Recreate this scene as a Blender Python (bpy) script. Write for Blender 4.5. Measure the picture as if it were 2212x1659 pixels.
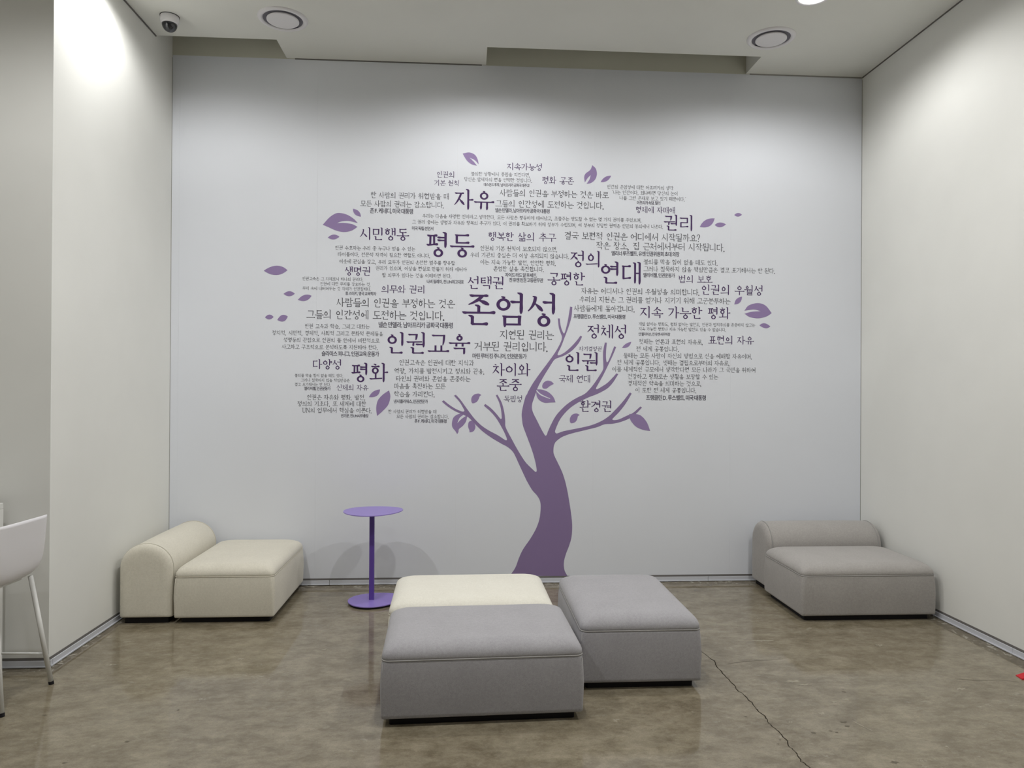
import bpy, bmesh, math, random
from mathutils import Vector, Matrix
from mathutils.geometry import tessellate_polygon
random.seed(7)
for o in list(bpy.data.objects):
    bpy.data.objects.remove(o, do_unlink=True)
scn = bpy.context.scene
COL = scn.collection

# ---------------------------------------------------------------- camera
FPX, YAW, PITCH, ROLL = 1567.0, 0.06237, 0.00338, 0.006046
CAM_H = 1.5
D, XL, XR, H = 5.528, -2.197, 3.098, 3.951      # back wall, left wall, right wall, ceiling
YC = 3.985                                       # corner where the left wall turns away
FWD = Vector((math.sin(YAW)*math.cos(PITCH), math.cos(YAW)*math.cos(PITCH), math.sin(PITCH)))
R0 = Vector((math.cos(YAW), -math.sin(YAW), 0)); U0 = R0.cross(FWD)
RGT = math.cos(ROLL)*R0 + math.sin(ROLL)*U0
UPV = -math.sin(ROLL)*R0 + math.cos(ROLL)*U0
cam = bpy.data.objects.new('camera', bpy.data.cameras.new('camera'))
COL.objects.link(cam)
cam.data.sensor_width = 36.0
cam.data.lens = FPX/2212*36.0
cam.data.clip_start = 0.05
cam.matrix_world = Matrix((( RGT.x, UPV.x, -FWD.x, 0), (RGT.y, UPV.y, -FWD.y, 0), (RGT.z, UPV.z, -FWD.z, CAM_H), (0,0,0,1)))
scn.camera = cam

def on_plane(px, py, axis, val):
    """a point of the photograph (2212x1659) brought onto one of the room's own planes"""
    d = FWD + RGT*((px-1106)/FPX) - UPV*((py-829.5)/FPX)
    t = (val-(0, 0, CAM_H)[axis])/d[axis]
    return Vector((0, 0, CAM_H)) + d*t

# ---------------------------------------------------------------- world, view, lights
w = bpy.data.worlds.new('world'); scn.world = w; w.use_nodes = True
w.node_tree.nodes['Background'].inputs[0].default_value = (0.9, 0.95, 1, 1)
w.node_tree.nodes['Background'].inputs[1].default_value = 0.3
scn.view_settings.view_transform = 'Standard'
scn.view_settings.look = 'None'
scn.view_settings.gamma = 1
scn.view_settings.use_curve_mapping = False
scn.view_settings.exposure = 0.0

def spot(x, y, power, size=150, blend=0.55, r=0.05):
    l = bpy.data.lights.new('ceiling_spot_or_fill', 'SPOT')
    l.energy = power; l.spot_size = math.radians(size); l.spot_blend = blend
    l.shadow_soft_size = r; l.color = (1.0, 0.995, 0.99)
    o = bpy.data.objects.new('ceiling_spot_or_fill', l); COL.objects.link(o)
    o.location = (x, y, H-0.012)
    return o
NEAR_LAMPS = [(-1.86, 4.32), (0.15, 4.45), (2.15, 4.40)]
for (x, y), p in zip(NEAR_LAMPS, (60, 94, 82)): spot(x, y, p, 165, 0.5, 0.06)
for x in (-1.85, 0.15, 2.15): spot(x, 2.45, 112, 152, 0.5, 0.035)
for x, y in [(-1.85, 0.45), (0.15, 0.45), (2.15, 0.45)]: spot(x, y, 45, 130, 0.5)
for x, y in [(-3.85, 2.45), (-3.85, 0.45)]: spot(x, y, 20, 177, 0.1)  # fill lamps added to brighten the return wall

# ---------------------------------------------------------------- materials
def srgb(r, g, b):
    f = lambda c: (c/255/12.92 if c/255 <= .04045 else ((c/255+.055)/1.055)**2.4)
    return (f(r), f(g), f(b), 1)
def new_mat(name, col, rough=0.6, spec=0.3, metal=0.0):
    m = bpy.data.materials.new(name); m.use_nodes = True
    b = m.node_tree.nodes['Principled BSDF']
    b.inputs['Base Color'].default_value = col
    b.inputs['Roughness'].default_value = rough
    b.inputs['Specular IOR Level'].default_value = spec
    b.inputs['Metallic'].default_value = metal
    return m, m.node_tree, b
def N(nt, kind, **kw):
    n = nt.nodes.new(kind)
    for k, v in kw.items():
        if k in n.inputs: n.inputs[k].default_value = v
        else: setattr(n, k, v)
    return n
def noise(nt, vec, scale, detail=4, rough=0.55, dist=0.0):
    n = N(nt, 'ShaderNodeTexNoise'); n.inputs['Scale'].default_value = scale
    n.inputs['Detail'].default_value = detail; n.inputs['Roughness'].default_value = rough
    n.inputs['Distortion'].default_value = dist
    nt.links.new(vec, n.inputs['Vector']); return n.outputs['Fac']
def ramp(nt, fac, stops):
    r = N(nt, 'ShaderNodeValToRGB'); e = r.color_ramp.elements
    while len(e) < len(stops): e.new(0.5)
    for el, (p, c) in zip(e, stops): el.position = p; el.color = c
    nt.links.new(fac, r.inputs[0]); return r.outputs[0]
def mix(nt, fac, a, b, mode='MIX'):
    n = N(nt, 'ShaderNodeMix', data_type='RGBA', blend_type=mode)
    for s, v in ((0, fac), (6, a), (7, b)):
        if hasattr(v, 'links'): nt.links.new(v, n.inputs[s])
        else: n.inputs[s].default_value = v
    return n.outputs[2]
def math_n(nt, op, a, b=None, clamp=False):
    n = N(nt, 'ShaderNodeMath', operation=op, use_clamp=clamp)
    for s, v in ((0, a), (1, b)):
        if v is None: continue
        if hasattr(v, 'links'): nt.links.new(v, n.inputs[s])
        else: n.inputs[s].default_value = v
    return n.outputs[0]
def bump(nt, b, h, strength, dist=0.001):
    n = N(nt, 'ShaderNodeBump'); n.inputs['Strength'].default_value = strength
    n.inputs['Distance'].default_value = dist
    nt.links.new(h, n.inputs['Height']); nt.links.new(n.outputs[0], b.inputs['Normal'])
def coord(nt, out='Object'):
    return N(nt, 'ShaderNodeTexCoord').outputs[out]
def G(v): return (v, v, v, 1)

def paint(name, col, rough=0.7, spec=0.25, var=0.03):
    m, nt, b = new_mat(name, col, rough, spec)
    c = coord(nt)
    f = noise(nt, c, 1.3, 3)
    lo = tuple(x*(1-var) for x in col[:3])+(1,); hi = tuple(min(1, x*(1+var)) for x in col[:3])+(1,)
    nt.links.new(ramp(nt, f, [(0.3, lo), (0.7, hi)]), b.inputs['Base Color'])
    bump(nt, b, noise(nt, c, 220, 2), 0.12, 0.0006)
    return m
M = {}
M['wall'] = paint('wall_paint', srgb(230, 230, 225))
M['ceiling'] = paint('ceiling_paint', srgb(222, 222, 215))
M['plaster'] = paint('upper_plaster', srgb(205, 204, 190))
M['wallpaper'] = paint('mural_wallpaper', srgb(224, 227, 233), 0.65, 0.3, 0.01)
M['board'] = new_mat('baseboard_aluminium', srgb(206, 208, 214), 0.38, 0.5)[0]
M['reveal'] = new_mat('dark_reveal_shade', srgb(112, 109, 106), 0.7)[0]
M['black'] = new_mat('black_rubber_and_shade', srgb(22, 20, 24), 0.6)[0]
M['gap'] = new_mat('shadow_gap', srgb(150, 148, 144), 0.8)[0]
M['tree'] = new_mat('print_purple', srgb(136, 117, 156), 0.65, 0.3)[0]
M['leaf'] = new_mat('print_leaf_purple', srgb(147, 127, 170), 0.65, 0.3)[0]
M['ink'] = new_mat('print_dark_violet', srgb(72, 46, 94), 0.65, 0.3)[0]
M['ink2'] = new_mat('print_grey_ink', srgb(66, 64, 72), 0.65, 0.3)[0]
M['ink3'] = new_mat('print_grey_bold', srgb(78, 74, 88), 0.65, 0.3)[0]
M['white'] = new_mat('white_plastic', srgb(226, 224, 226), 0.4, 0.4)[0]
M['white_metal'] = new_mat('white_powder_coat', srgb(222, 222, 218), 0.45, 0.4)[0]
M['grille'] = new_mat('grey_grille', srgb(110, 108, 116), 0.6)[0]
M['shade_arc'] = new_mat('dark_slot_shade', srgb(28, 24, 40), 0.7)[0]
M['purple'] = new_mat('purple_powder_coat', srgb(142, 122, 196), 0.32, 0.5)[0]
M['purple_dark'] = new_mat('purple_pole_coat', srgb(96, 70, 158), 0.32, 0.5)[0]
M['smoke'] = new_mat('smoked_dome', srgb(30, 32, 38), 0.06, 0.8)[0]
M['red'] = new_mat('red_plastic', srgb(196, 22, 40), 0.4, 0.4)[0]
def fabric(name, lo, hi):
    m, nt, b = new_mat(name, hi, 0.95, 0.1)
    c = coord(nt)
    f1 = noise(nt, c, 420, 3, 0.7); f2 = noise(nt, c, 90, 3, 0.6); f3 = noise(nt, c, 6, 3)
    f = math_n(nt, 'ADD', math_n(nt, 'MULTIPLY', f1, 0.6), math_n(nt, 'ADD', math_n(nt, 'MULTIPLY', f2, 0.25), math_n(nt, 'MULTIPLY', f3, 0.15)))
    nt.links.new(ramp(nt, f, [(0.40, lo), (0.60, hi)]), b.inputs['Base Color'])
    b.inputs['Sheen Weight'].default_value = 0.25
    b.inputs['Sheen Roughness'].default_value = 0.5
    bump(nt, b, f1, 0.5, 0.0015)
    return m
M['grey'] = fabric('grey_felt', srgb(151, 149, 152), srgb(171, 169, 172))
M['cream'] = fabric('cream_felt', srgb(213, 209, 196), srgb(228, 225, 213))
M['taupe'] = fabric('taupe_felt', srgb(156, 152, 148), srgb(175, 171, 167))
M['beige'] = fabric('beige_felt', srgb(205, 200, 185), srgb(223, 218, 203))
M['thread_grey'] = new_mat('grey_thread', srgb(160, 158, 155), 0.9)[0]
M['thread_cream'] = new_mat('cream_thread', srgb(206, 201, 186), 0.9)[0]

def lamp_mat():
    m = bpy.data.materials.new('lamp_lens'); m.use_nodes = True; nt = m.node_tree; nt.nodes.clear()
    e = N(nt, 'ShaderNodeEmission', Strength=9.0); e.inputs[0].default_value = (1, .985, .95, 1)
    o = N(nt, 'ShaderNodeOutputMaterial'); nt.links.new(e.outputs[0], o.inputs[0]); return m
M['lamp'] = lamp_mat()

def concrete():
    m, nt, b = new_mat('polished_concrete', srgb(120, 112, 94), 0.08, 0.55)
    c = coord(nt)
    mp = N(nt, 'ShaderNodeMapping'); mp.inputs['Scale'].default_value = (1.0, 1.5, 1); nt.links.new(c, mp.inputs[0]); c2 = mp.outputs[0]
    base = ramp(nt, noise(nt, c2, 1.3, 6, 0.62, 0.15), [(0.3, srgb(108, 98, 80)), (0.5, srgb(127, 118, 99)), (0.72, srgb(142, 133, 113))])
    col = mix(nt, 0.55, base, ramp(nt, noise(nt, c2, 6, 10, 0.76, 0.15), [(0.38, srgb(92, 83, 66)), (0.5, srgb(127, 118, 99)), (0.62, srgb(152, 143, 124))]))
    # islands with crisp edges, a shade darker or paler, as trowelled concrete shows
    isl = ramp(nt, noise(nt, c2, 3.1, 9, 0.66, 0.2), [(0.54, G(0)), (0.565, G(1))])
    col = mix(nt, math_n(nt, 'MULTIPLY', isl, 0.16), col, srgb(150, 143, 126))
    isd = ramp(nt, noise(nt, c2, 2.3, 9, 0.68, 0.25), [(0.41, G(1)), (0.435, G(0))])
    col = mix(nt, math_n(nt, 'MULTIPLY', isd, 0.18), col, srgb(88, 78, 60))
    sc = math_n(nt, 'MULTIPLY', ramp(nt, noise(nt, c2, 10, 9, 0.75, 0.4), [(0.585, G(0)), (0.66, G(1))]), ramp(nt, noise(nt, c, 1.7, 3), [(0.50, G(0)), (0.60, G(1))]))
    col = mix(nt, math_n(nt, 'MULTIPLY', sc, 0.42), col, srgb(180, 175, 160))
    pit = ramp(nt, noise(nt, c, 40, 3, 0.6), [(0.68, G(0)), (0.73, G(1))])
    col = mix(nt, math_n(nt, 'MULTIPLY', pit, 0.45), col, srgb(76, 68, 54))
    med = ramp(nt, noise(nt, c2, 26, 8, 0.7), [(0.35, G(0.90)), (0.65, G(1.08))])
    col = mix(nt, 1.0, col, med, 'MULTIPLY')
    fine = ramp(nt, noise(nt, c, 150, 3, 0.75), [(0.3, G(0.88)), (0.7, G(1.12))])
    col = mix(nt, 1.0, col, fine, 'MULTIPLY')
    # the unpolished strip along the walls
    sx = N(nt, 'ShaderNodeSeparateXYZ'); nt.links.new(c, sx.inputs[0])
    wob = math_n(nt, 'MULTIPLY', math_n(nt, 'SUBTRACT', noise(nt, c, 14, 4), 0.5), 0.012)
    def edge(v, at): return math_n(nt, 'GREATER_THAN', math_n(nt, 'ADD', v, wob), at)
    back = edge(sx.outputs[1], D-0.088); right = edge(sx.outputs[0], XR-0.10)
    left = math_n(nt, 'MULTIPLY', edge(math_n(nt, 'MULTIPLY', sx.outputs[0], -1.0), -XL-0.05), math_n(nt, 'GREATER_THAN', sx.outputs[1], YC-0.06))
    e = math_n(nt, 'MAXIMUM', back, math_n(nt, 'MAXIMUM', right, left))
    rough_col = ramp(nt, noise(nt, c, 22, 8, 0.7, 0.8), [(0.40, srgb(84, 76, 60)), (0.56, srgb(112, 104, 88)), (0.60, srgb(176, 172, 160))])
    col = mix(nt, math_n(nt, 'MULTIPLY', e, 0.85), col, rough_col)
    nt.links.new(col, b.inputs['Base Color'])
    r = math_n(nt, 'ADD', ramp(nt, noise(nt, c2, 3, 5), [(0.3, G(0.045)), (0.7, G(0.10))]), math_n(nt, 'MULTIPLY', e, 0.35))
    nt.links.new(r, b.inputs['Roughness'])
    bump(nt, b, math_n(nt, 'ADD', noise(nt, c, 3, 3), math_n(nt, 'MULTIPLY', pit, -0.3)), 0.04, 0.003)
    return m
M['floor'] = concrete()
m = new_mat('floor_scuff', srgb(150, 143, 125), 0.3, 0.5)[0]
M['scuff'] = m
M['crack'] = new_mat('crack_dark', srgb(44, 38, 30), 0.9, 0.1)[0]
M['stain'] = new_mat('floor_dark_spot', srgb(92, 84, 68), 0.3, 0.4)[0]

# ---------------------------------------------------------------- helpers
def tag(o, label=None, cat=None, group=None, kind=None):
    if label: o['label'] = label
    if cat: o['category'] = cat
    if group: o['group'] = group
    if kind: o['kind'] = kind
    return o
def link(name, me, mat=None, parent=None):
    o = bpy.data.objects.new(name, me); COL.objects.link(o)
    if mat is not None and me is not None and not me.materials: me.materials.append(mat)
    if parent: o.parent = parent
    return o
def mesh_obj(name, bm, mat, parent=None, smooth=False):
    me = bpy.data.meshes.new(name); bm.normal_update(); bm.to_mesh(me); bm.free()
    if smooth:
        for p in me.polygons: p.use_smooth = True
    return link(name, me, mat, parent)
def thing(name, loc, rz=0.0):
    o = bpy.data.objects.new(name, None); COL.objects.link(o)
    o.empty_display_size = 0.1
    o.location = loc; o.rotation_euler = (0, 0, rz); return o
def box(bm, x0, x1, y0, y1, z0, z1, bev=0.0):
    t = bmesh.ops.create_cube(bm, size=1.0)
    vs = t['verts']
    for v in vs:
        v.co = Vector(((x0+x1)/2+v.co.x*(x1-x0), (y0+y1)/2+v.co.y*(y1-y0), (z0+z1)/2+v.co.z*(z1-z0)))
    if bev:
        es = list({e for v in vs for e in v.link_edges})
        bmesh.ops.bevel(bm, geom=es, offset=bev, segments=2, affect='EDGES', profile=0.6)
def loft(bm, rings, cap0=True, cap1=True):
    R = [[bm.verts.new(p) for p in r] for r in rings]
    n = len(R[0])
    for a, b_ in zip(R, R[1:]):
        for i in range(n):
            bm.faces.new((a[i], a[(i+1) % n], b_[(i+1) % n], b_[i]))
    if cap0: bm.faces.new(list(reversed(R[0])))
    if cap1: bm.faces.new(R[-1])
def lathe(bm, prof, cx=0, cy=0, n=48, cap0=True, cap1=True):
    loft(bm, [[(cx+r*math.cos(2*math.pi*i/n), cy+r*math.sin(2*math.pi*i/n), z) for i in range(n)] for r, z in prof], cap0, cap1)
def tube(bm, pts, r, n=12, closed=False, caps=True):
    pts = [Vector(p) for p in pts]; rings = []
    rr = r if isinstance(r, (list, tuple)) else [r]*len(pts)
    up = Vector((0, 0, 1))
    for i, p in enumerate(pts):
        if closed: t = pts[(i+1) % len(pts)]-pts[i-1]
        else: t = pts[min(i+1, len(pts)-1)]-pts[max(i-1, 0)]
        t.normalize()
        a = t.cross(up)
        if a.length < 1e-3: a = t.cross(Vector((1, 0, 0)))
        a.normalize(); b_ = a.cross(t)
        rings.append([p+(a*math.cos(2*math.pi*k/n)+b_*math.sin(2*math.pi*k/n))*rr[i] for k in range(n)])
    if closed: rings.append(rings[0])
    loft(bm, rings, caps and not closed, caps and not closed)
    if closed: bmesh.ops.remove_doubles(bm, verts=bm.verts, dist=1e-6)
def catmull(pts, seg=5, closed=True):
    """pts: (x, y) or (x, y, 'c') for a sharp corner"""
    P = [(p[0], p[1]) for p in pts]; C = [len(p) > 2 for p in pts]; n = len(P); out = []
    for i in range(n if closed else n-1):
        p1, p2 = P[i], P[(i+1) % n]
        p0 = P[i-1] if (closed or i > 0) and not C[i] else (2*p1[0]-p2[0], 2*p1[1]-p2[1])
        p3 = P[(i+2) % n] if (closed or i+2 < n) and not C[(i+1) % n] else (2*p2[0]-p1[0], 2*p2[1]-p1[1])
        if C[i] and C[(i+1) % n]: out.append(p1); continue
        # centripetal-ish: limit the tangents by the segment's own length
        L = math.hypot(p2[0]-p1[0], p2[1]-p1[1])
        t1 = ((p2[0]-p0[0])/2, (p2[1]-p0[1])/2); t2 = ((p3[0]-p1[0])/2, (p3[1]-p1[1])/2)
        def lim(t):
            l = math.hypot(*t); return t if l <= L*1.1 or l == 0 else (t[0]*L*1.1/l, t[1]*L*1.1/l)
        t1, t2 = lim(t1), lim(t2)
        for k in range(seg):
            s = k/seg; a = 2*s**3-3*s*s+1; b_ = s**3-2*s*s+s; c = -2*s**3+3*s*s; d = s**3-s*s
            out.append((a*p1[0]+b_*t1[0]+c*p2[0]+d*t2[0], a*p1[1]+b_*t1[1]+c*p2[1]+d*t2[1]))
    if not closed: out.append(P[-1])
    return out
def flat_poly(pts3):
    tris = tessellate_polygon([[Vector(p) for p in pts3]])
    bm = bmesh.new(); vs = [bm.verts.new(p) for p in pts3]
    for t in tris:
        try: bm.faces.new([vs[i] for i in t])
        except ValueError: pass
    return bm
def rrect(a, b_, r, z, n=7):
    pts = []
    for cx, cy, a0 in ((a-r, b_-r, 0), (-a+r, b_-r, 90), (-a+r, -b_+r, 180), (a-r, -b_+r, 270)):
        for k in range(n):
            t = math.radians(a0+90*k/(n-1)); pts.append((cx+r*math.cos(t), cy+r*math.sin(t), z))
    return pts
# ---------------------------------------------------------------- the room
YB = -4.0; XF = -6.0; HT = H+0.55
def struct(name, bm, mat, parent=None):
    o = mesh_obj(name, bm, mat, parent)
    if parent is None: o['kind'] = 'structure'
    return o
bm = bmesh.new(); box(bm, XF-.1, XR+.1, YB-.1, D+.1, -.1, 0)
floor = struct('floor', bm, M['floor'])
bm = bmesh.new()
box(bm, XF-.1, XR+.1, YB-.1, 5.235, H, HT)
box(bm, -1.362, 0.133, 5.235, D, H, HT)
box(bm, 2.16, XR+.1, 5.235, D, H, HT)
box(bm, XL-.1, XR+.1, 5.235, D+.1, HT, HT+.1)
struct('ceiling', bm, M['ceiling'])
bm = bmesh.new(); box(bm, XL-.1, XR+.1, D+.002, D+.12, 0, HT)
wall_back = struct('wall_back', bm, M['plaster'])
bm = bmesh.new(); box(bm, XL-.12, XL, YC, D+.002, 0, HT)
wall_left = struct('wall_left', bm, M['wall'])
bm = bmesh.new(); box(bm, XF, XL-.12, YC, YC+.12, 0, H)
struct('wall_return', bm, M['wall'])
bm = bmesh.new(); box(bm, XR, XR+.12, YB, D+.002, 0, HT)
wall_right = struct('wall_right', bm, M['wall'])
bm = bmesh.new(); box(bm, XF-.1, XF, YB, YC+.12, 0, H)
struct('wall_far_left', bm, M['wall'])
bm = bmesh.new(); box(bm, XF, XR, YB-.1, YB, 0, H)
struct('wall_behind', bm, M['wall'])

# wallpaper drops on the back wall, seams where the photograph shows them
seams = [XL] + [on_plane(x, 900, 1, D).x for x in (384, 682, 985, 1281, 1577)] + [XR]
for i, (a, b_) in enumerate(zip(seams, seams[1:])):
    bm = bmesh.new()
    box(bm, a+(0.00015 if i else 0.003), b_-(0.00015 if i < len(seams)-2 else 0.003), D, D+.002, 0.05, H-0.004)
    mesh_obj('wallpaper_panel', bm, M['wallpaper'], wall_back)
# dark-coloured strips for the shade in corner and ceiling gaps
def strip(name, a, mat):
    bm = bmesh.new(); box(bm, *a); return struct(name, bm, mat)
strip('shade_strip_1', (XL, XL+.007, YC+.02, 5.235, H-.008, H), M['reveal'])
strip('shade_strip_2', (XR-.006, XR, YB, D-.008, H-.007, H), M['reveal'])
strip('shade_strip_3', (-1.30, 0.10, D-.006, D, H-.007, H), M['reveal'])
strip('shade_strip_4', (2.19, XR-.007, D-.006, D, H-.008, H), M['gap'])
strip('shade_strip_5', (XL, XL+.0018, D-.0018, D, .05, H-.02), M['gap'])
strip('shade_strip_6', (XR-.0018, XR, D-.0018, D, .05, H-.02), M['gap'])

# baseboards: aluminium boards with a dark strip painted as the shaded reveal above
def baseboard(name, origin, ang, length, joints):
    r = thing(name, origin, ang); r['kind'] = 'structure'
    bm = bmesh.new(); box(bm, 0, length, -.0035, 0, .036, .051); mesh_obj('reveal_shade', bm, M['reveal'], r)
    cuts = [0]+joints+[length]
    for a, b_ in zip(cuts, cuts[1:]):
        g = 0.0012
        bm = bmesh.new(); box(bm, a+g, b_-g, -.009, 0, .003, .037, 0.0008); box(bm, a+g, b_-g, -.014, -.009, .003, .010, 0.001)
        mesh_obj('board', bm, M['board'], r)
    return r
jb = on_plane(1529, 1250, 1, D).x-XL
j0 = on_plane(712, 1250, 1, D).x-XL
baseboard('baseboard_back', (XL+.015, D, 0), 0, XR-XL-.03, [j0-.015, jb-.015])
jr = on_plane(2190, 1404, 0, XR).y
baseboard('baseboard_right', (XR, D-.0155, 0), -math.pi/2, D-YB-.02, [D-.0155-jr])
baseboard('baseboard_left', (XL, YC+.0005, 0), math.pi/2, D-YC-.016, [.02])
baseboard('baseboard_return', (XF+.01, YC, 0), 0, XL-XF-.012, [1.4])
bm = bmesh.new(); box(bm, -0.12, 0, -.001, 0, 0, H); bm.free()
bm = bmesh.new(); box(bm, XL-.0145, XL-.0005, YC-.0155, YC-.0145, .002, .037)
# the two cut ends of the boards meet at the outer corner
bm.free()

# cracks and marks on the floor
def floor_strip(name, pts, widths, mat, z=0.0006):
    P = [on_plane(x, y, 2, 0) for x, y in pts]
    bm = bmesh.new(); prev = None
    for i, p in enumerate(P):
        t = (P[min(i+1, len(P)-1)]-P[max(i-1, 0)]).normalized(); n = Vector((-t.y, t.x, 0))
        ww = widths[i] if isinstance(widths, list) else widths*(0.5+random.random())
        if i in (0, len(P)-1) and not isinstance(widths, list): ww = widths*.2
        a = bm.verts.new((p.x+n.x*ww/2, p.y+n.y*ww/2, z)); b_ = bm.verts.new((p.x-n.x*ww/2, p.y-n.y*ww/2, z))
        if prev: bm.faces.new((prev[0], prev[1], b_, a))
        prev = (a, b_)
    bmesh.ops.recalc_face_normals(bm, faces=bm.faces)
    return mesh_obj(name, bm, mat, floor)
def jag(pts, step=7, amp=1.3):
    out = []
    for (x0, y0), (x1, y1) in zip(pts, pts[1:]):
        n = max(1, int(math.hypot(x1-x0, y1-y0)/step))
        for k in range(n):
            t = k/n; out.append((x0+(x1-x0)*t+random.uniform(-amp, amp), y0+(y1-y0)*t+random.uniform(-amp, amp)*.6))
    out.append(pts[-1]); return out
zc = [(18, 940), (30, 950), (75, 985), (115, 1020), (138, 1055), (180, 1105), (225, 1150), (250, 1185), (310, 1235), (350, 1275), (385, 1320), (425, 1350), (440, 1385), (500, 1440), (560, 1500), (565, 1525), (610, 1570), (640, 1620), (700, 1662), (800, 1740)]
c = floor_strip('crack', jag([(1500+a/2.77, 1060+b_/2.77) for a, b_ in zc], 4, 1.7), 0.0042, M['crack']); c['label'] = 'long dark jagged crack in the concrete'
floor_strip('crack', jag([(1565, 1435), (1600, 1430), (1650, 1426), (1688, 1424)], 6, .8), 0.0028, M['stain'])
floor_strip('crack', jag([(2060, 1466), (2110, 1470), (2160, 1469), (2204, 1474)], 6, .8), 0.003, M['stain'])
def blot(cx, cy, rx, ry, mat, name, n=26, z=0.0005):
    c = on_plane(cx, cy, 2, 0); k = (on_plane(cx+1, cy, 2, 0)-c).length; ky = (on_plane(cx, cy+1, 2, 0)-c).length
    pts = []
    for i in range(n):
        a = 2*math.pi*i/n; q = random.uniform(.35, 1.1)
        pts.append((c.x+math.cos(a)*rx*k*q, c.y+math.sin(a)*ry*ky*q, z))
    mesh_obj(name, flat_poly(pts), mat, floor)
for a in [(1824, 1495, 6, 2), (1611, 1548, 3, 1.5), (1822, 1560, 9, 2.5), (1830, 1569, 7, 2), (1757, 1583, 6, 2), (1795, 1579, 5, 1.5), (1808, 1582, 4, 1.5), (1685, 1598, 3, 1.5), (1680, 1607, 3, 1.5),
          (385, 1534, 3, 1.5), (477, 1546, 2, 1.2), (275, 1602, 6, 2.5), (140, 1648, 5, 2), (1933, 1647, 12, 3), (96, 1545, 5, 1.2)]:
    blot(*a, M['stain'], 'dark_spot')
for a in [(1802, 1516, 8, 1.8), (1826, 1511, 13, 2), (1776, 1541, 10, 3), (2075, 1488, 16, 3), (1900, 1394, 10, 2.4), (1715, 1472, 22, 2.4), (1738, 1479, 22, 2), (1640, 1384, 34, 1.8),
          (238, 1437, 16, 1.8), (287, 1474, 8, 1.6), (700, 1403, 7, 2), (235, 1377, 9, 1.6), (1708, 1560, 7, 1.6), (2045, 1613, 5, 2), (520, 1424, 10, 1.6)]:
    blot(*a, M['scuff'], 'scuff_mark')
floor_strip('scratch', jag([(1843, 1558), (1862, 1568), (1886, 1580)], 5, .6), 0.006, M['scuff'])
# ---------------------------------------------------------------- brush-serif Hangul, drawn stroke by stroke
LJ = 'ㄱㄲㄴㄷㄸㄹㅁㅂㅃㅅㅆㅇㅈㅉㅊㅋㅌㅍㅎ'
VJ = 'ㅏㅐㅑㅒㅓㅔㅕㅖㅗㅘㅙㅚㅛㅜㅝㅞㅟㅠㅡㅢㅣ'
TJ = ['', 'ㄱ', 'ㄲ', 'ㄱㅅ', 'ㄴ', 'ㄴㅈ', 'ㄴㅎ', 'ㄷ', 'ㄹ', 'ㄹㄱ', 'ㄹㅁ', 'ㄹㅂ', 'ㄹㅅ', 'ㄹㅌ', 'ㄹㅍ', 'ㄹㅎ', 'ㅁ', 'ㅂ', 'ㅂㅅ', 'ㅅ', 'ㅆ', 'ㅇ', 'ㅈ', 'ㅊ', 'ㅋ', 'ㅌ', 'ㅍ', 'ㅎ']
DBL = {'ㄲ': 'ㄱㄱ', 'ㄸ': 'ㄷㄷ', 'ㅃ': 'ㅂㅂ', 'ㅆ': 'ㅅㅅ', 'ㅉ': 'ㅈㅈ'}
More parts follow.
